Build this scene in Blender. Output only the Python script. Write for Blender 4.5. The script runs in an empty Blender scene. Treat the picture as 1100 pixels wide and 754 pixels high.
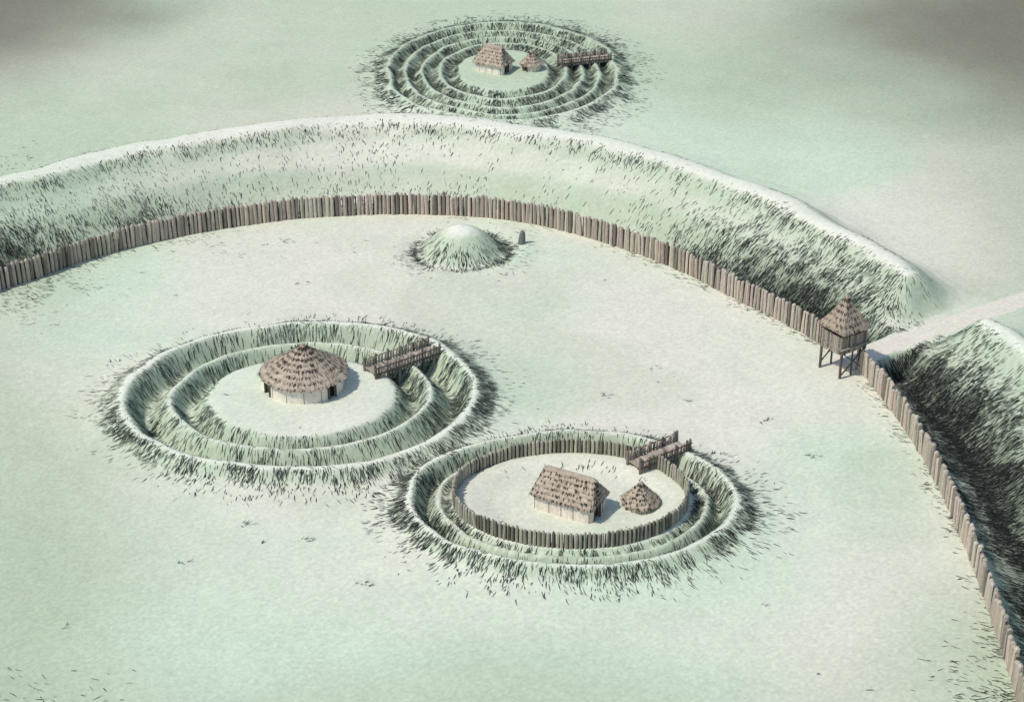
import bpy, math, numpy as np
from mathutils import Vector, Matrix
rng = np.random.default_rng(7)
sc = bpy.context.scene
sc.view_settings.view_transform = 'Standard'
sc.view_settings.look = 'None'
sc.view_settings.exposure = 0

# ------------------------------------------------------------ helpers
def lin(c):
    c = np.array(c, float) / 255.0
    return np.where(c <= 0.04045, c / 12.92, ((c + 0.055) / 1.055) ** 2.4)

def sstep(a, b, x):
    t = np.clip((x - a) / (b - a), 0, 1)
    return t * t * (3 - 2 * t)
def gb(x, c, s): return np.exp(-((x - c) / s) ** 2)

_lat = rng.random((256, 256))
def vnoise(x, y, s, ox=0.0, oy=0.0):
    x = np.asarray(x) / s + ox + 1000; y = np.asarray(y) / s + oy + 1000
    xi = np.floor(x).astype(int); yi = np.floor(y).astype(int)
    fx = x - xi; fy = y - yi
    fx = fx * fx * (3 - 2 * fx); fy = fy * fy * (3 - 2 * fy)
    a = _lat[xi % 256, yi % 256]; b = _lat[(xi + 1) % 256, yi % 256]
    c = _lat[xi % 256, (yi + 1) % 256]; d = _lat[(xi + 1) % 256, (yi + 1) % 256]
    return (a * (1 - fx) + b * fx) * (1 - fy) + (c * (1 - fx) + d * fx) * fy
def fbm(x, y, s, o=0.0):
    return (vnoise(x, y, s, o, o * 1.7) + .5 * vnoise(x, y, s / 2.1, o + 9, o) + .25 * vnoise(x, y, s / 4.3, o + 3, o + 5)) / 1.75

def new_mesh(name, verts, faces, mat=None, cols=None, smooth=False, parent=None):
    me = bpy.data.meshes.new(name)
    verts = np.asarray(verts, dtype=np.float32)
    if isinstance(faces, np.ndarray):
        nf, k = faces.shape
        me.vertices.add(len(verts)); me.vertices.foreach_set('co', verts.ravel())
        me.loops.add(nf * k); me.loops.foreach_set('vertex_index', faces.astype(np.int32).ravel())
        me.polygons.add(nf)
        me.polygons.foreach_set('loop_start', np.arange(0, nf * k, k, dtype=np.int32))
        me.polygons.foreach_set('loop_total', np.full(nf, k, dtype=np.int32))
        me.update(calc_edges=True)
    else:
        me.from_pydata([tuple(v) for v in verts.tolist()], [], faces)
        me.update()
    if cols is not None:
        at = me.color_attributes.new('Col', 'FLOAT_COLOR', 'POINT')
        c4 = np.ones((len(verts), 4), dtype=np.float32); c4[:, :3] = cols
        at.data.foreach_set('color', c4.ravel())
    if smooth:
        me.polygons.foreach_set('use_smooth', np.ones(len(me.polygons), dtype=bool))
    if mat: me.materials.append(mat)
    ob = bpy.data.objects.new(name, me)
    sc.collection.objects.link(ob)
    if parent: ob.parent = parent
    return ob

def empty(name, loc=(0, 0, 0)):
    e = bpy.data.objects.new(name, None); e.location = loc
    e.empty_display_size = .5
    sc.collection.objects.link(e); return e

class MB:
    """simple mesh builder with per-vertex colour"""
    def __init__(s): s.v = []; s.f = []; s.c = []
    def add(s, vs, fs, col):
        o = len(s.v); s.v += [tuple(v) for v in vs]
        s.f += [tuple(i + o for i in f) for f in fs]
        s.c += [tuple(col)] * len(vs)
    def beam(s, p0, p1, w, h, col, up=(0, 0, 1)):
        p0 = Vector(p0); p1 = Vector(p1); d = (p1 - p0).normalized()
        u = Vector(up)
        if abs(d.dot(u)) > .95: u = Vector((1, 0, 0))
        x = d.cross(u).normalized(); y = x.cross(d).normalized()
        vs = []
        for p in (p0, p1):
            for a, b in ((-1, -1), (1, -1), (1, 1), (-1, 1)):
                vs.append(p + x * a * w / 2 + y * b * h / 2)
        s.add(vs, [(0, 3, 2, 1), (4, 5, 6, 7), (0, 1, 5, 4), (1, 2, 6, 5), (2, 3, 7, 6), (3, 0, 4, 7)], col)
    def stake(s, x, y, z0, z1, r, col, n=7, point=.35, lean=(0, 0)):
        vs = []; rot = rng.random() * 6.28
        H = z1 - z0
        lv = [(0, 1.05), (.5, 1.0), (1 - point / H, .93), (1, .35)]
        jit = 1 + (rng.random(n) - .5) * .18
        for t, k in lv:
            for i in range(n):
                a = rot + 6.2832 * i / n
                vs.append((x + lean[0] * t + math.cos(a) * r * k * jit[i], y + lean[1] * t + math.sin(a) * r * k * jit[i],
                           z0 + H * t + (rng.random() - .5) * .04))
        fs = []
        for l in range(len(lv) - 1):
            for i in range(n):
                j = (i + 1) % n
                fs.append((l * n + i, l * n + j, (l + 1) * n + j, (l + 1) * n + i))
        fs.append(tuple((len(lv) - 1) * n + i for i in range(n)))
        s.add(vs, fs, col)
    def obj(s, name, mat, parent=None, smooth=False):
        return new_mesh(name, np.array(s.v), s.f, mat, np.array(s.c), smooth, parent)

# ------------------------------------------------------------ materials
def mat_col(name, rough=.9, nscale=1.0, namt=.15, bump=.1, bscale=8.0, fine=None, stretch=(1, 1, 1)):
    m = bpy.data.materials.new(name); m.use_nodes = True
    nt = m.node_tree; N = nt.nodes; Lk = nt.links
    b = N['Principled BSDF']; b.inputs['Roughness'].default_value = rough
    b.inputs['Specular IOR Level'].default_value = .08
    at = N.new('ShaderNodeAttribute'); at.attribute_name = 'Col'
    tc = N.new('ShaderNodeTexCoord')
    mp = N.new('ShaderNodeMapping'); mp.inputs['Scale'].default_value = stretch
    Lk.new(tc.outputs['Object'], mp.inputs['Vector'])
    no = N.new('ShaderNodeTexNoise'); no.inputs['Scale'].default_value = nscale
    no.inputs['Detail'].default_value = 4; no.inputs['Roughness'].default_value = .65
    Lk.new(mp.outputs[0], no.inputs['Vector'])
    mr = N.new('ShaderNodeMapRange')
    mr.inputs['From Min'].default_value = .25; mr.inputs['From Max'].default_value = .75
    mr.inputs['To Min'].default_value = 1 - namt; mr.inputs['To Max'].default_value = 1 + namt
    Lk.new(no.outputs['Fac'], mr.inputs['Value'])
    vm = N.new('ShaderNodeVectorMath'); vm.operation = 'SCALE'
    Lk.new(at.outputs['Color'], vm.inputs[0]); Lk.new(mr.outputs[0], vm.inputs['Scale'])
    out = vm.outputs[0]
    if fine:
        n2 = N.new('ShaderNodeTexNoise'); n2.inputs['Scale'].default_value = fine[0]
        n2.inputs['Detail'].default_value = 2
        Lk.new(tc.outputs['Object'], n2.inputs['Vector'])
        m2 = N.new('ShaderNodeMapRange'); m2.inputs['From Min'].default_value = .3; m2.inputs['From Max'].default_value = .7
        m2.inputs['To Min'].default_value = 1 - fine[1]; m2.inputs['To Max'].default_value = 1 + fine[1]
        Lk.new(n2.outputs['Fac'], m2.inputs['Value'])
        v2 = N.new('ShaderNodeVectorMath'); v2.operation = 'SCALE'
        Lk.new(out, v2.inputs[0]); Lk.new(m2.outputs[0], v2.inputs['Scale']); out = v2.outputs[0]
    Lk.new(out, b.inputs['Base Color'])
    if bump > 0:
        nb = N.new('ShaderNodeTexNoise'); nb.inputs['Scale'].default_value = bscale; nb.inputs['Detail'].default_value = 3
        Lk.new(mp.outputs[0], nb.inputs['Vector'])
        bp = N.new('ShaderNodeBump'); bp.inputs['Strength'].default_value = bump; bp.inputs['Distance'].default_value = .3
        Lk.new(nb.outputs['Fac'], bp.inputs['Height']); Lk.new(bp.outputs[0], b.inputs['Normal'])
    return m

M_ground = mat_col('pale_turf', .95, .12, .04, .2, 1.6, fine=(2.2, .06))
M_grass = mat_col('dark_grass', .95, .5, .2, 0)
M_wood = mat_col('weathered_timber', .9, 2.0, .28, .4, 5, stretch=(3, 3, .5))
M_thatch = mat_col('thatch', .95, 1.6, .25, .6, 6, stretch=(1, 1, 2))
M_daub = mat_col('wattle_daub', .9, 1.2, .15, .3, 4)
M_stone = mat_col('grey_stone', .9, 2.5, .3, .5, 4)

WOOD = np.array([.48, .415, .34])
DARKW = np.array([.13, .105, .085])
def wcol(k=.25, base=WOOD):
    f = 1 + (rng.random() - .5) * 2 * k
    if rng.random() < .16: f *= .5
    return np.array(base) * f * (1 + (rng.random(3) - .5) * .08)

# ------------------------------------------------------------ terrain definition
P_pts = [(-104.2,212.3),(-92.3,233.3),(-83.4,244.1),(-76.7,250.6),(-71.5,255.5),(-65.0,261.8),(-57.3,267.3),(-46.3,273.0),(-33.3,277.4),(-18.2,278.9),(-4.5,277.4),(7.5,272.7),(18.9,264.5),(27.0,256.1),(34.4,246.6),(40.3,239.1),(44.1,232.7),(48.0,225.4),(50.9,212.3),(52.6,199.5),(53.3,185.7),(53.4,174.3),(52.9,157.4),(51.0,140.0),(42,105),(5,68),(-55,72),(-98,120),(-112,170)]
O_pts = [(-120.0,257.1),(-102.6,269.4),(-91.7,277.6),(-84.1,283.5),(-78.1,287.5),(-63.8,298.3),(-40.9,308.0),(-24.8,311.3),(-8.2,309.4),(8.1,303.6),(23.7,294.9),(37.9,280.7),(46.9,269.4),(53.8,257.8),(58.7,247.5),(62.8,239.5),(66.5,231.0),(71.1,219.8),(74.1,203.6),(75,180),(72.3,155.6),(66,118),(48,72),(0,34),(-72,44),(-124,110),(-138,190)]
def crom(pts, n=5):
    pts = np.array(pts, float); out = []
    N = len(pts)
    for i in range(N):
        p0, p1, p2, p3 = pts[i - 1], pts[i], pts[(i + 1) % N], pts[(i + 2) % N]
        for k in range(n):
            t = k / n
            out.append(.5 * ((2 * p1) + (-p0 + p2) * t + (2 * p0 - 5 * p1 + 4 * p2 - p3) * t * t + (-p0 + 3 * p1 - 3 * p2 + p3) * t ** 3))
    return np.array(out)
Pc = crom(P_pts); Oc = crom(O_pts, 4)

def sdist(X, Y, C):
    X = X.astype(np.float32); Y = Y.astype(np.float32)
    best = np.full(X.shape, 1e12, np.float32); sgn = np.ones(X.shape, np.float32)
    for i in range(len(C)):
        a = C[i]; b = C[(i + 1) % len(C)]; d = b - a; L2 = float(d @ d)
        px = X - a[0]; py = Y - a[1]
        t = np.clip((px * d[0] + py * d[1]) / L2, 0, 1)
        q = (px - t * d[0]) ** 2 + (py - t * d[1]) ** 2
        cr = d[0] * py - d[1] * px
        m = q < best
        best[m] = q[m]; sgn[m] = np.where(cr[m] > 0, 1, -1)
    return np.sqrt(best) * sgn

def prof(R, pts):
    pts = np.array(pts); xs = np.linspace(0, 60, 1201)
    ys = np.interp(xs, pts[:, 0], pts[:, 1])
    k = np.hanning(31); k /= k.sum()
    ys = np.convolve(np.pad(ys, 15, mode='edge'), k, 'valid')
    return np.interp(R, xs, ys)

LRC = (-28.1, 217.0, 23.3, 19.8); RRC = (7.3, 191.3, 18.9, 14.6); TRC = (-1.8, 346.5, 21.5, 27.6)
BAR = (-8.0, 265.3, 6.6)
LRp = [(0, 1.0), (11.8, 1.0), (12.8, .8), (14.3, -1.3), (15.1, -1.3), (16.6, 1.3), (17.3, 1.3), (19.7, -1.4), (20.7, -1.4), (22.6, 1.8), (23.7, 1.8), (26, .6), (29, .2), (33, 0), (60, 0)]
RRp = [(0, .3), (9.3, .3), (12.3, .9), (14.8, .8), (15.2, -.3), (15.9, 1.0), (16.4, 1.0), (17.6, -1.2), (17.9, -1.2), (19.0, 1.6), (19.8, 1.6), (22, .5), (25, .15), (29, 0), (60, 0)]
TRp = [(0, .8), (9, .8), (10.5, -.6), (12.0, .9), (12.6, .9), (14.0, -.6), (15.3, .9), (15.9, .9), (17.2, -.6), (18.6, 1.0), (19.2, 1.0), (20.5, -.6), (21.8, 1.3), (22.4, 1.3), (25, .35), (28, .1), (31, 0), (60, 0)]
CW0 = np.array((43.5, 226.5)); CW1 = np.array((75.0, 247.2)); CWd = (CW1 - CW0) / np.linalg.norm(CW1 - CW0)

def ringR(X, Y, C, o):
    dx = (X - C[0]) / C[2]; dy = (Y - C[1]) / C[3]
    r = np.sqrt(dx * dx + dy * dy) * C[2]
    return r * (1 + (vnoise(X, Y, 9, o) - .5) * .045) + (vnoise(X, Y, 3.5, o + 4) - .5) * .6

def terrain(X, Y):
    dP = sdist(X, Y, Pc); dO = sdist(X, Y, Oc)
    dPn = dP + (vnoise(X, Y, 6, 2) - .5) * .8 * sstep(1, 5, dP)
    dOn = dO + (vnoise(X, Y, 11, 27) - .5) * 1.6 + (vnoise(X, Y, 4, 28) - .5) * .8
    u = np.clip(dPn, 0, None) / (np.clip(dPn, 0, None) + np.clip(-dOn, 0, None) + 1e-6)
    pts = [(0, 0), (.05, -.1), (.2, -2.2), (.33, -3.3), (.4, -3.0), (.6, .9), (.76, 2.9), (.87, 4.9), (.95, 5.2), (1, 5.0)]
    xs = np.linspace(0, 1, 401); ys = np.interp(xs, *np.array(pts).T)
    k = np.hanning(51); k /= k.sum(); ys = np.convolve(np.pad(ys, 25, mode='reflect', reflect_type='odd'), k, 'valid')
    main = np.interp(u, xs, ys)
    outer = np.interp(np.clip(dOn, 0, None), [0, .8, 2, 3.5, 5, 7, 9, 12, 16, 22], [5.0, 4.75, 4.1, 2.9, 1.9, 1.0, .55, .25, .08, 0])
    main = np.where(dP <= 0, 0, np.where(dOn > 0, outer, main))
    main = main * (1 + (vnoise(X, Y, 14, 6) - .5) * .18)
    al = (X - CW0[0]) * CWd[0] + (Y - CW0[1]) * CWd[1]
    ac = -(X - CW0[0]) * CWd[1] + (Y - CW0[1]) * CWd[0]
    near = (al > -6) & (al < 70)
    wob = (vnoise(X, Y, 3, 8) - .5) * .5
    pos = np.clip(main, 0, None) * np.where(near, sstep(2.2, 8.5, np.abs(ac) + wob), 1)
    neg = np.clip(main, None, 0) * np.where(near, sstep(1.9, 4.2, np.abs(ac) + wob), 1)
    main = pos + neg
    RL = ringR(X, Y, LRC, 1); RR = ringR(X, Y, RRC, 5); RT = ringR(X, Y, TRC, 7)
    hL = prof(RL, LRp); hR = prof(RR, RRp); hT = prof(RT, TRp)
    h = np.where(RR < 19.5, hR, np.where(RL < 23.2, np.maximum(hL, np.where(RR < 24, hR, -9)), np.maximum(hL, hR)))
    h = h + hT + main
    rb = np.sqrt((X - BAR[0]) ** 2 + (Y - BAR[1]) ** 2) * (1 + (vnoise(X, Y, 4, 3) - .5) * .12)
    rbx = np.linspace(0, 14, 281)
    rby = np.interp(rbx, [0, 1, 2, 3, 4, 5, 6, 6.8, 7.6, 8.4, 10, 13], [3.7, 3.6, 3.35, 2.9, 2.15, 1.2, .35, -.15, -.3, -.15, .08, 0])
    h = h + np.interp(rb, rbx, rby)
    h = h + (fbm(X, Y, 30, 3) - .5) * .5 + (vnoise(X, Y, 1.6, 12) - .5) * .05
    return h, dP, dOn, RL, RR, RT, rb, al, ac, u

def axis(lo, hi, st, plo, phi, st2, far):
    core = np.arange(lo, hi + 1e-6, st)
    a = np.arange(lo - st2, plo - 1e-6, -st2)[::-1] if plo < lo else np.array([])
    b = np.arange(hi + st2, phi + 1e-6, st2) if phi > hi else np.array([])
    c = np.concatenate([a, core, b])
    g = []; s = st2 * 2; x = c[-1]
    while x < far: x += s; s *= 1.5; g.append(x)
    g2 = []; s = st2 * 2; x = c[0]
    while x > -far: x -= s; s *= 1.5; g2.append(x)
    return np.concatenate([np.array(g2)[::-1], c, np.array(g)])
xs = axis(-116, 116, .42, -160, 150, 1.4, 3000)
ys = axis(146, 400, .42, 20, 430, 1.4, 3500)
GX, GY = np.meshgrid(xs, ys)
GH, dP, dO, RL, RR, RT, rb, al, ac, UU = terrain(GX, GY)
gy, gx = np.gradient(GH, ys, xs)
SL = np.sqrt(gx ** 2 + gy ** 2)
LAP = np.gradient(gx, xs, axis=1) + np.gradient(gy, ys, axis=0)

def g2(x, y, cx, cy, sx, sy): return np.exp(-((x - cx) / sx) ** 2 - ((y - cy) / sy) ** 2)
# where ditch and bank-foot shade is put into ground tint and blade density
def shadezone(x, y):
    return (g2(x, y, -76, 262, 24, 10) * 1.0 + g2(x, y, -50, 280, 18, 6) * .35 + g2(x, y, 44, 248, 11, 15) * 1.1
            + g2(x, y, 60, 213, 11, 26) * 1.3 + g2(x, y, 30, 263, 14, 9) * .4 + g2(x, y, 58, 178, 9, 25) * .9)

mint = lin((206, 220, 194)); cream = lin((228, 223, 205)); crest = lin((231, 233, 214)); rough = lin((178, 192, 165))
olive = lin((124, 120, 105)); sage = lin((181, 194, 165)); path = lin((228, 219, 203)); ditch_shade = lin((92, 104, 88))
def mix(a, b, w): return a * (1 - w[..., None]) + b * w[..., None]
base = np.broadcast_to(mint, GX.shape + (3,)).copy()
base = mix(base, cream, sstep(.38, .68, fbm(GX, GY, 42, 11)) * .85)
base = mix(base, sage, sstep(.52, .75, fbm(GX, GY, 24, 21)) * .3)
wob = (fbm(GX, GY, 40, 31) - .5) * .5
def zone(cx_, cy_, sx_, sy_): return np.clip(1.15 - np.sqrt(((GX - cx_) / sx_) ** 2 + ((GY - cy_) / sy_) ** 2) + wob, 0, 1)
ex = np.sqrt((GX / 92) ** 2 + ((GY - 240) / 125) ** 2) + wob * .6
base = mix(base, sage, sstep(.62, .98, ex) * .6)
base = mix(base, sage, sstep(0, .7, zone(-64, 165, 26, 60)) * .7)
base = mix(base, sage, sstep(0, .7, zone(0, 140, 50, 22)) * .4)
base = mix(base, sage, sstep(0, .7, zone(60, 150, 24, 34)) * .7)
base = mix(base, olive, sstep(0, 1, zone(114, 372, 66, 135)) * .92)  # vignette darkening of the view corners, put into the ground colour
base = mix(base, olive, sstep(0, 1, zone(-125, 398, 62, 95)) * .72)
base = mix(base, olive, sstep(0, 1, zone(-62, 146, 16, 16)) * .3)
base = mix(base, olive, sstep(1.25, 1.9, ex) * .8)
base = mix(base, rough, sstep(.22, .75, SL) * .8)  # soft shading of the slopes put into the turf colour
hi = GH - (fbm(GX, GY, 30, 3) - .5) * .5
base = mix(base, crest, sstep(.7, 1.3, hi) * (1 - sstep(.15, .5, SL)) * .85 * ((RL < 26) | (RR < 22) | (rb < 5) | (hi > 3.5)))  # light catching the bank tops put into a paler colour
base = mix(base, ditch_shade, np.clip(shadezone(GX, GY), 0, 1) * gb(UU, .38, .2) * ((dP > 0) & (dO < 0)) * sstep(2.2, 3.5, np.abs(ac)) * (.6 + .8 * (fbm(GX, GY, 7, 61) - .3)))  # ditch shade painted into the ground colour
base = mix(base, path, (1 - sstep(1.5, 2.2, np.abs(ac))) * sstep(0, 2, al) * (1 - sstep(60, 90, al)) * .9)
base = base * (1 + (rng.random(GX.shape)[..., None] - .5) * .13)
ny, nx = GX.shape
V = np.stack([GX.ravel(), GY.ravel(), GH.ravel()], 1)
idx = np.arange(nx * ny).reshape(ny, nx)
F = np.stack([idx[:-1, :-1].ravel(), idx[:-1, 1:].ravel(), idx[1:, 1:].ravel(), idx[1:, :-1].ravel()], 1)
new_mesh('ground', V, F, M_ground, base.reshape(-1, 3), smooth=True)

def samp(A, x, y):
    x = np.asarray(x, float); y = np.asarray(y, float)
    i = np.clip(np.searchsorted(xs, x) - 1, 0, nx - 2); j = np.clip(np.searchsorted(ys, y) - 1, 0, ny - 2)
    fx = (x - xs[i]) / (xs[i + 1] - xs[i]); fy = (y - ys[j]) / (ys[j + 1] - ys[j])
    return (A[j, i] * (1 - fx) + A[j, i + 1] * fx) * (1 - fy) + (A[j + 1, i] * (1 - fx) + A[j + 1, i + 1] * fx) * fy
def gz(x, y): return float(samp(GH, x, y))

# ------------------------------------------------------------ grass strokes
NC = 2600000
cx = rng.uniform(-118, 118, NC); cy = rng.uniform(148, 398, NC)
vis = np.abs(cx) < cy * .32 + 8
cx = cx[vis]; cy = cy[vis]
area_per = (236 * 250) / NC
s_ = samp(SL, cx, cy); dP_ = samp(dP, cx, cy); dO_ = samp(dO, cx, cy); u_ = samp(UU, cx, cy)
RL_ = samp(RL, cx, cy); RR_ = samp(RR, cx, cy); RT_ = samp(RT, cx, cy); rb_ = samp(rb, cx, cy); ac_ = samp(ac, cx, cy); al_ = samp(al, cx, cy)
lap_ = samp(LAP, cx, cy)
clump = sstep(.3, .7, vnoise(cx, cy, 1.8, 40)) * .9 + .35
patch = fbm(cx, cy, 13, 50)
inr = (RL_ < 34) | (RR_ < 30)
inb = rb_ < 13
inT = RT_ < 32
mainb = (dP_ > 0) & (dO_ < 22) & ~inT
lip = sstep(-.12, -.45, lap_) * sstep(.10, .3, s_) * sstep(.9, .5, s_)
D = np.zeros_like(cx)
D += np.where(inr, 6.5 * sstep(.15, .6, s_) + 9 * lip, 0)
D += np.where(inT, 10 * sstep(.08, .45, s_) + 7 * lip, 0)
D += np.where(inb, 7.0 * sstep(3.2, 5.2, rb_) * sstep(9.5, 7, rb_) + .8 * sstep(2, 4, rb_) * sstep(6, 4, rb_), 0)
inner = mainb & (dO_ < 0)
D += np.where(inner, 6.0 * gb(u_, .85, .045) * sstep(.25, .55, patch) + 6.0 * gb(u_, .22, .16) * (.4 + sstep(.3, .6, patch)) + .9 * sstep(.1, .3, s_) * sstep(.3, .6, patch), 0)
rz = shadezone(cx, cy) * (gb(u_, .38, .20) + .15 * gb(u_, .7, .15))
D += np.where(inner, 60 * rz * (.4 + .6 * sstep(.2, .5, patch)), 0)  # dense dark blades stand in for shade in the ditch
D += np.where(inr, 14.0 * sstep(.2, .5, s_) * (g2(cx, cy, -7, 216, 7, 9) + g2(cx, cy, -50, 213, 5, 9) * .5 + g2(cx, cy, 25, 189, 5, 10) + g2(cx, cy, -11, 188, 5, 9)), 0)
D += np.where(inb, 12 * (g2(cx, cy, -2, 264, 3, 5) + g2(cx, cy, -14, 262, 3, 4) * .5) * sstep(4, 6, rb_), 0)
fr = np.maximum(sstep(33, 24, RL_), sstep(29, 20, RR_)) * ((RL_ > 23) & (RR_ > 19))
D += np.where(inr, 3.2 * fr * sstep(.28, .55, patch + .1) * fr, 0)
D += np.where(inr, 4.5 * fr * (g2(cx, cy, -8, 195, 9, 9) + g2(cx, cy, 28, 186, 7, 10) + g2(cx, cy, 5, 173, 18, 4) * .7 + g2(cx, cy, -28, 193, 18, 4) * .5), 0)
D += np.where(inT & (RT_ > 22), 3.5 * sstep(32, 23, RT_), 0)
D += 2.2 * g2(cx, cy, -80, 299, 22, 8) * (dO_ > 2) * sstep(.35, .6, patch)
D += 3.0 * sstep(6, .3, dO_) * (dO_ > 0) * sstep(.25, .55, patch) * ~inT
D += 3.0 * sstep(3.5, 0, -dP_) * (dP_ < -.2) * sstep(.40, .62, patch + .25 * g2(cx, cy, 52, 185, 10, 30))  # dark blades stand in for shadow strokes inside the palisade
D += .6 * g2(cx, cy, -46, 266, 14, 3) * (dP_ < 0)  # more palisade shadow strokes laid as blades
D += 5 * g2(cx, cy, 53, 154, 6, 8) + 1.2 * g2(cx, cy, -54, 153, 9, 4) + 4 * g2(cx, cy, -70, 248, 6, 6) * (dP_ < 0) * sstep(.4, .6, patch)
D *= clump
D *= sstep(1.9, 2.6, np.abs(ac_)) * (al_ > -3) + (al_ <= -3)
for (hx, hy, hr) in ((-28, 220.6, 6.5), (7, 190.6, 5.3), (15.6, 191.1, 2.6), (-3.5, 347.8, 4.5), (3.5, 348, 3)):
    D *= ((cx - hx) ** 2 + (cy - hy) ** 2 > hr * hr)
keep = rng.random(len(cx)) < D * area_per
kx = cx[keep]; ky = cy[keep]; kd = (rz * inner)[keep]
tx = []; ty = []
for (a, b) in [(12.5,218.5),(19.3,226.4),(23.7,217.2),(-31.7,186.8),(-24.8,183.8),(-38.3,178.9),(-17.0,174.8),(-55.6,227.7),(-31.6,252.9),(37.9,202.8),(26.1,202.8),(33,212)]:
    for _ in range(rng.integers(4, 8)):
        tx.append(a + rng.normal(0, .6)); ty.append(b + rng.normal(0, .3))
for _ in range(22):
    a = rng.uniform(-60, 48); b = rng.uniform(155, 268)
    for _ in range(rng.integers(1, 3)): tx.append(a + rng.normal(0, .4)); ty.append(b + rng.normal(0, .3))
tx = np.array(tx); ty = np.array(ty)
tk = samp(dP, tx, ty) < -3
tx, ty = tx[tk], ty[tk]

def blades(name, bx, by, length, width, lift, dirjit=.16, upright=0.0, dk=0.0):
    n = len(bx)
    gxx = samp(gx, bx, by); gyy = samp(gy, bx, by); s = np.sqrt(gxx ** 2 + gyy ** 2)
    w = sstep(.02, .07, s)
    ang0 = rng.normal(0, .35, n) - .5
    dx = -gxx / (s + 1e-6) * w + np.cos(ang0) * (1 - w)
    dy = -gyy / (s + 1e-6) * w + np.sin(ang0) * (1 - w)
    a = np.arctan2(dy, dx) + rng.normal(0, dirjit, n)
    L = length * (.45 + .9 * rng.random(n) ** 1.5)
    curv = rng.normal(0, .25, n)
    pts = []
    px, py = bx.copy(), by.copy()
    for k, t in enumerate((0, .5, 1.0)):
        if k:
            aa = a + curv * (t - .25)
            px = px + np.cos(aa) * L * .5; py = py + np.sin(aa) * L * .5
        pz = samp(GH, px, py) + .04 + lift * (t ** 1.3) * (.6 + .8 * rng.random(n)) + upright * t
        pts.append((px.copy(), py.copy(), pz))
    Wd = width * (.55 + .8 * rng.random(n)) * (1 + .35 * sstep(280, 340, by))
    vs = []
    for k, wk in enumerate((.7, 1.0, .12)):
        nxn = -np.sin(a) * Wd * wk / 2; nyn = np.cos(a) * Wd * wk / 2
        x, y, z = pts[k]
        vs.append(np.stack([x - nxn, y - nyn, z], 1)); vs.append(np.stack([x + nxn, y + nyn, z], 1))
    Vv = np.stack(vs, 1).reshape(-1, 3)
    o = np.arange(n)[:, None] * 6
    Ff = np.concatenate([o + np.array([[0, 1, 3, 2]]), o + np.array([[2, 3, 5, 4]])], 0)
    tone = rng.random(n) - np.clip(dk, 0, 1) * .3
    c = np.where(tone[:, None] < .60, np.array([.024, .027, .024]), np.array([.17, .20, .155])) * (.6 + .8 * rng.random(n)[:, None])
    return new_mesh(name, Vv, Ff, M_grass, np.repeat(c, 6, 0))
blades('grass_and_shading', kx, ky, 1.0, .08, .10, dk=kd)  # turf blades together with dark hatching that stands in for shade
blades('grass_tufts', tx, ty, .7, .13, .2, .6, .1)

# ------------------------------------------------------------ palisades
def walk(C, step, closed=True):
    C = np.vstack([C, C[:1]]) if closed else C
    d = np.r_[0, np.cumsum(np.linalg.norm(np.diff(C, axis=0), axis=1))]
    t = np.arange(0, d[-1], step)
    return np.stack([np.interp(t, d, C[:, 0]), np.interp(t, d, C[:, 1])], 1)
mb = MB()
gate = np.array((45.6, 228.4))
prev = None
for (x, y) in walk(Pc, .7):
    if y < 135: prev = None; continue
    if np.hypot(x - gate[0], y - gate[1]) < 2.6: prev = None; continue
    x += rng.normal(0, .06); y += rng.normal(0, .06)
    z = gz(x, y)
    top = 3.65 + rng.normal(0, .16)
    mb.stake(x, y, z - .4, z + top, .315 * (.86 + .28 * rng.random()), wcol(.22), lean=tuple(rng.normal(0, .10, 2)), point=.2)
    if prev is not None:
        mx, my, mz = (x + prev[0]) / 2, (y + prev[1]) / 2, (z + prev[2]) / 2
        mb.stake(mx, my, mz - .4, mz + 3.35, .12, DARKW * .45, n=5, point=.1)  # thin dark stake added so the gap between posts looks dark
    prev = (x, y, z)
mb.obj('palisade', M_wood)

mb = MB()
th = np.linspace(0, 2 * math.pi, 400, endpoint=False)
E = np.stack([7.1 + 14.2 * np.cos(th), 191.6 + 11.0 * np.sin(th)], 1)
brA = np.array((15.2, 198.3)); brB = np.array((21.8, 203.2)); brd = (brB - brA) / np.linalg.norm(brB - brA)
prev = None
for (x, y) in walk(E, .54):
    q = np.array((x, y)) - brA
    if abs(q[0] * -brd[1] + q[1] * brd[0]) < 1.2 and q @ brd > -4: prev = None; continue
    z = gz(x, y)
    mb.stake(x, y, z - .3, z + 2.1 + rng.normal(0, .09), .22 * (.88 + .24 * rng.random()), wcol(.22, WOOD * np.array([.84, .92, .86])), lean=tuple(rng.normal(0, .06, 2)), point=.18)
    if prev is not None:
        mb.stake((x + prev[0]) / 2, (y + prev[1]) / 2, z - .3, z + 1.9, .09, DARKW * .45, n=5, point=.1)  # dark infill stake added to darken the gap
    prev = (x, y)
mb.obj('palisade', M_wood)

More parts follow.
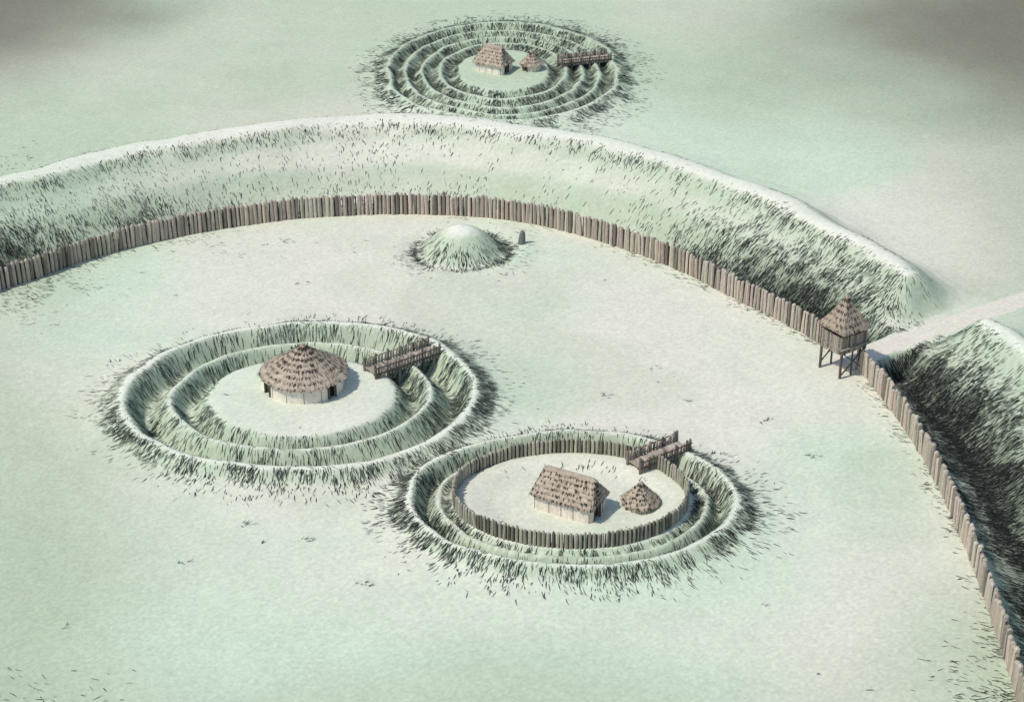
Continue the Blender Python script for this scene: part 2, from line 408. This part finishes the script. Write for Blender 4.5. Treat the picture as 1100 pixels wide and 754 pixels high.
# ------------------------------------------------------------ timber bridges
def bridge(name, A, B, z, width=2.2, rail=1.2, r=.16):
    A = Vector((A[0], A[1], 0)); B = Vector((B[0], B[1], 0))
    d = (B - A).normalized(); nrm = Vector((-d.y, d.x, 0)); L = (B - A).length
    par = empty(name, (A.x, A.y, 0))
    def P(t, s, zz): p = d * t + nrm * s; return (p.x, p.y, zz)
    m = MB()
    n = int(L / .42)
    for i in range(n):
        t = (i + .5) * L / n
        m.beam(P(t, -width / 2 - .1, z + rng.normal(0, .02)), P(t, width / 2 + .1, z + rng.normal(0, .02)), .36, .12, wcol(.2, WOOD * 1.05))
    m.obj('deck', M_wood, par)
    m = MB()
    for s in (-width / 2 + .2, width / 2 - .2):
        m.beam(P(0, s, z - .2), P(L, s, z - .2), .22, .25, DARKW)
    m.obj('beams', M_wood, par)
    for si, s in enumerate((-width / 2 - .3, width / 2 + .3)):
        m = MB(); i = 0
        while i * .48 <= L:
            t = i * .48
            big = (i % 4 == 0) or (i + 1) * .48 > L
            p = P(t, s, 0); g = gz(p[0] + A.x, p[1] + A.y)
            m.stake(p[0], p[1], min(g - .3, z - .5) if big else z - .5, z + rail + (.35 if big else 0) + rng.normal(0, .06), r * (1.2 if big else .95), wcol(.25, WOOD * (.6 if big else .9)), n=6, lean=tuple(rng.normal(0, .05, 2)), point=.12)
            i += 1
        so = s + (.24 if s > 0 else -.24)
        for hz in (z + .1, z + rail * .8):
            m.beam(P(-.1, so, hz), P(L + .1, so, hz), .1, .13, DARKW)
        m.obj('parapet_%d' % (si + 1), M_wood, par)
    return par
bridge('timber_bridge', (-19.3, 222.6), (-10.8, 229.0), 1.5, 2.2, 1.3)
bridge('timber_bridge', brA, brB, 1.5, 1.9, 1.2)
bridge('timber_bridge', (9.4, 349.6), (19.2, 352.6), 1.4, 2.2, .9, r=.18)

# ------------------------------------------------------------ thatched houses
THC = np.array([.54, .45, .345])
def perim(kind, a, b, n):
    t = np.linspace(0, 2 * math.pi, n, endpoint=False)
    if kind == 'round':
        return np.stack([a * np.cos(t), b * np.sin(t)], 1)
    c = np.cos(t); s = np.sin(t)
    k = 1 / (np.abs(c) ** 10 + np.abs(s) ** 10) ** .1
    return np.stack([a * c * k, b * s * k], 1)

def thatch_roof(par, kind, a0, b0, a1, b1, z0, z1, layers, n, concave=.0, name='thatched_roof', strokes=500, col=THC):
    m = MB()
    def sec(t):
        tt = t + concave * math.sin(math.pi * t)
        z = z0 + (z1 - z0) * t
        return a0 + (a1 - a0) * tt, b0 + (b1 - b0) * tt, z
    for l in range(layers):
        t0 = l / layers; t1 = min(1, (l + 1.25) / layers)
        aa, bb, zz = sec(t0); a2, b2, z2 = sec(t1)
        low = perim(kind, aa, bb, n); up = perim(kind, max(a2, .03), max(b2, .03), n)
        jr = 1 + rng.normal(0, .012, n)
        jz = rng.normal(0, .05, n) - .03
        thick = .16 if l else .3
        inn = perim(kind, max(aa - thick, .02), max(bb - thick, .02), n)
        lz = zz + jz + .05
        vs = []
        for i in range(n): vs.append((low[i, 0] * jr[i], low[i, 1] * jr[i], lz[i]))
        for i in range(n): vs.append((up[i, 0], up[i, 1], z2))
        for i in range(n): vs.append((inn[i, 0] * jr[i], inn[i, 1] * jr[i], lz[i] - .02))
        fs = []
        for i in range(n):
            j = (i + 1) % n
            fs.append((i, j, n + j, n + i)); fs.append((2 * n + i, 2 * n + j, j, i))
        o = len(m.v)
        m.add(vs, fs, col)
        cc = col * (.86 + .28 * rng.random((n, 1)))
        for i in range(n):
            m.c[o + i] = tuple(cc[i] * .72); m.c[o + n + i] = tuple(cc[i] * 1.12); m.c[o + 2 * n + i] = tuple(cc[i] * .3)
    q = sec(1.0)
    cap = perim(kind, max(q[0], .03) + .28, max(q[1], .03) + .28, n)
    vs = [(p[0], p[1], q[2] - .22 + rng.normal(0, .03)) for p in cap] + [(p[0] * (.85 if a1 > .5 else .3), p[1] * .25, q[2] + .16) for p in cap]
    fs = [(i, (i + 1) % n, n + (i + 1) % n, n + i) for i in range(n)] + [tuple(n + i for i in range(n))]
    m.add(vs, fs, col * .85)
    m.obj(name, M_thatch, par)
    m = MB()
    for _ in range(strokes):
        l = rng.integers(0, layers); t0 = min(.97, (l + rng.random() * .4 + .1) / layers)
        t1 = t0 - (.25 + .4 * rng.random()) / layers
        th = rng.integers(0, 360)
        A = []
        for t in (t0, t1):
            qq = sec(t); pr = perim(kind, max(qq[0], .03) + .06, max(qq[1], .03) + .06, 360)[th]
            A.append(Vector((pr[0], pr[1], qq[2] + .11)))
        dd = (A[1] - A[0]).normalized(); sd = dd.cross(Vector((0, 0, 1))).normalized() * (.03 + .03 * rng.random())
        m.add([A[0] - sd, A[0] + sd, A[1] + sd * .5, A[1] - sd * .5], [(0, 1, 2, 3)], np.array([.05, .038, .03]) * (.6 + rng.random()))
    m.obj('straw', M_thatch, par)

def wall_loop(par, kind, a, b, h, n, door, col):
    pts = perim(kind, a, b, n)
    m = MB(); inn = pts * (1 - .25 / a)
    drs = [(np.array((math.cos(d), math.sin(d))), w) for d, w in door]
    def isdoor(p):
        for dv, w in drs:
            if p @ dv > 0 and abs(p[0] * -dv[1] + p[1] * dv[0]) < w / 2: return True
        return False
    for i in range(n):
        j = (i + 1) % n
        if isdoor((pts[i] + pts[j]) / 2): continue
        c = np.array(col) * (1 + (rng.random() - .5) * .12)
        m.add([(pts[i][0], pts[i][1], -.3), (pts[j][0], pts[j][1], -.3), (pts[j][0], pts[j][1], h), (pts[i][0], pts[i][1], h),
               (inn[i][0], inn[i][1], -.3), (inn[j][0], inn[j][1], -.3), (inn[j][0], inn[j][1], h), (inn[i][0], inn[i][1], h)],
              [(0, 1, 2, 3), (5, 4, 7, 6), (3, 2, 6, 7), (1, 0, 4, 5)], c)
    m.obj('wall', M_daub, par)
    m = MB()
    for i in range(0, n, max(1, n // 14)):
        if isdoor(pts[i] * 1.0): continue
        m.stake(pts[i][0] * 1.002, pts[i][1] * 1.002, -.3, h * (.5 + .5 * rng.random()), .035, DARKW, n=5, point=.02)
    m.obj('wall_posts', M_wood, par)
    m = MB()
    for dv, w in drs:
        sd = np.array((-dv[1], dv[0]))
        k = np.argmin([np.hypot(*(p / np.hypot(*p) - dv)) for p in pts]); r = np.hypot(*pts[k]) + .08
        for s in (-1, 1):
            p = dv * r + sd * s * (w / 2 + .05)
            m.beam((p[0], p[1], -.3), (p[0], p[1], h + .05), .2, .2, DARKW)
        p0 = dv * r - sd * (w / 2 + .2); p1 = dv * r + sd * (w / 2 + .2)
        m.beam((p0[0], p0[1], h - .08), (p1[0], p1[1], h - .08), .22, .2, DARKW)
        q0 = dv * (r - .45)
        m.beam((q0[0], q0[1], -.3), (q0[0], q0[1], h - .1), w * .98, .08, np.array((.03, .025, .02)), up=(dv[0], dv[1], 0))  # near-black panel added to stand in for the dark interior
    m.obj('doorway', M_wood, par)

DAUB = (.78, .70, .60)
rh = empty('round_house', (-28, 220.0, gz(-28, 220.0)))
wall_loop(rh, 'round', 5.45, 5.45, 2.3, 72, [(math.radians(212), 1.3), (math.radians(318), 1.1)], DAUB)
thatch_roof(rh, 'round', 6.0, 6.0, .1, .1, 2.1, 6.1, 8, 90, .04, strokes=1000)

hs = empty('thatched_house', (7.0, 190.4, gz(7, 190.4))); hs.rotation_euler[2] = math.radians(-28)
wall_loop(hs, 'rect', 3.9, 2.4, 2.1, 80, [(math.radians(-10), 1.1)], DAUB)
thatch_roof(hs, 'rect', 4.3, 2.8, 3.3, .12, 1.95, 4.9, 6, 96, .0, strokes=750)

hut = empty('round_hut', (15.6, 191.0, gz(15.6, 191)))
wall_loop(hut, 'round', 2.0, 2.0, 1.0, 40, [(math.radians(200), .9)], DAUB)
thatch_roof(hut, 'round', 2.45, 2.45, .06, .06, .65, 3.2, 6, 50, .03, strokes=300)

h2 = empty('thatched_house', (-3.6, 346.8, gz(-3.6, 346.8))); h2.rotation_euler[2] = math.radians(-30)
wall_loop(h2, 'rect', 3.2, 2.3, 1.8, 60, [(math.radians(-10), 1.1)], DAUB)
thatch_roof(h2, 'rect', 3.55, 2.75, 1.9, .12, 1.6, 4.8, 6, 70, .0, strokes=350)
hut2 = empty('round_hut', (3.8, 347.2, gz(3.8, 347.2)))
wall_loop(hut2, 'round', 1.9, 1.9, 1.3, 36, [(math.radians(230), .9)], DAUB)
thatch_roof(hut2, 'round', 2.35, 2.35, .06, .06, 1.0, 3.6, 5, 44, .03, strokes=180)

# ------------------------------------------------------------ watchtower
wt = empty('watchtower', (45.4, 226.0, gz(45.4, 226.0))); wt.rotation_euler[2] = math.atan2(CWd[1], CWd[0])
m = MB(); a, b = 2.0, 2.0
for sx in (-1, 1):
    for sy in (-1, 1):
        m.stake(sx * a, sy * b, -.5, 7.3, .19, DARKW, n=7, point=.05)
m.stake(0, -b, -.5, 4.6, .14, DARKW, n=6)
m.stake(0, b, -.5, 4.6, .14, DARKW, n=6)
m.obj('legs', M_wood, wt)
m = MB()
for s in (-1, 1):
    m.beam((-a, s * (b + .2), .6), (a, s * (b + .2), 3.9), .14, .16, DARKW)
    m.beam((a, s * (b + .34), .6), (-a, s * (b + .34), 3.9), .14, .16, DARKW)
    m.beam((-a - .4, s * b, 4.1), (a + .4, s * b, 4.1), .25, .28, DARKW)
    m.beam((s * a, -b - .4, 4.38), (s * a, b + .4, 4.38), .25, .28, DARKW)
m.obj('braces', M_wood, wt)
m = MB()
y = -b - .4
while y < b + .4:
    m.beam((-a - .45, y, 4.6), (a + .45, y, 4.6), .3, .12, wcol(.2, WOOD * .7)); y += .33
m.obj('platform', M_wood, wt)
m = MB()
for s in (-1, 1):
    t = -a - .15
    while t <= a + .2:
        m.beam((t, s * (b + .12), 3.7 + rng.normal(0, .1)), (t, s * (b + .12), 6.3 + rng.normal(0, .06)), .24, .1, wcol(.3, WOOD * .72), up=(0, 1, 0)); t += .31
    t = -b
    while t <= b:
        m.beam((s * (a + .3), t, 3.7 + rng.normal(0, .1)), (s * (a + .3), t, 6.3 + rng.normal(0, .06)), .1, .24, wcol(.3, WOOD * .72), up=(0, 1, 0)); t += .31
m.obj('board_walls', M_wood, wt)
thatch_roof(wt, 'rect', 2.75, 2.75, .1, .1, 6.9, 11.3, 6, 64, .05, name='shingle_roof', strokes=300, col=THC * .8)

# ------------------------------------------------------------ standing stone
zs = gz(1.5, 267.0)
vs = []; lv = [(-.4, .62), (.1, .6), (.8, .56), (1.5, .48), (2.0, .36), (2.25, .18)]; n = 10
for z, r in lv:
    for i in range(n):
        a_ = 6.2832 * i / n
        rr = r * (1 + .12 * math.sin(3 * a_ + z) + rng.normal(0, .04))
        vs.append((rr * math.cos(a_) + .05 * z, rr * .8 * math.sin(a_), z))
fs = [(l * n + i, l * n + (i + 1) % n, (l + 1) * n + (i + 1) % n, (l + 1) * n + i) for l in range(len(lv) - 1) for i in range(n)]
fs.append(tuple((len(lv) - 1) * n + i for i in range(n)))
st = new_mesh('standing_stone', np.array(vs), fs, M_stone, np.tile([.20, .20, .18], (len(vs), 1)), True)
st.location = (1.5, 267.0, zs)

# ------------------------------------------------------------ light, sky
el = math.radians(54); sd = Vector((-.80, -.42, 0)).normalized()
sv = Vector((sd.x * math.cos(el), sd.y * math.cos(el), math.sin(el)))
sun = bpy.data.lights.new('sun', 'SUN'); sun.energy = 2.75; sun.angle = math.radians(1.0); sun.color = (1, .95, .87)
so = bpy.data.objects.new('sun', sun); so.rotation_euler = (-sv).to_track_quat('-Z', 'Y').to_euler(); so.location = (-100, 100, 200)
sc.collection.objects.link(so)
w = bpy.data.worlds.new('World'); sc.world = w; w.use_nodes = True
N = w.node_tree.nodes; bg = N['Background']; bg.inputs['Strength'].default_value = .13
sk = N.new('ShaderNodeTexSky'); sk.sky_type = 'NISHITA'; sk.sun_disc = False
sk.sun_elevation = el; sk.sun_rotation = math.atan2(sd.x, sd.y)
w.node_tree.links.new(sk.outputs[0], bg.inputs['Color'])

# ------------------------------------------------------------ camera
cam = bpy.data.cameras.new('camera'); co = bpy.data.objects.new('camera', cam); sc.collection.objects.link(co)
co.location = (0, 0, 123); co.rotation_euler = (math.radians(62), 0, 0)
cam.sensor_width = 36; cam.lens = 36 * 2000 / 1100; cam.clip_start = 1; cam.clip_end = 9000
sc.camera = co
print('blades', len(kx))
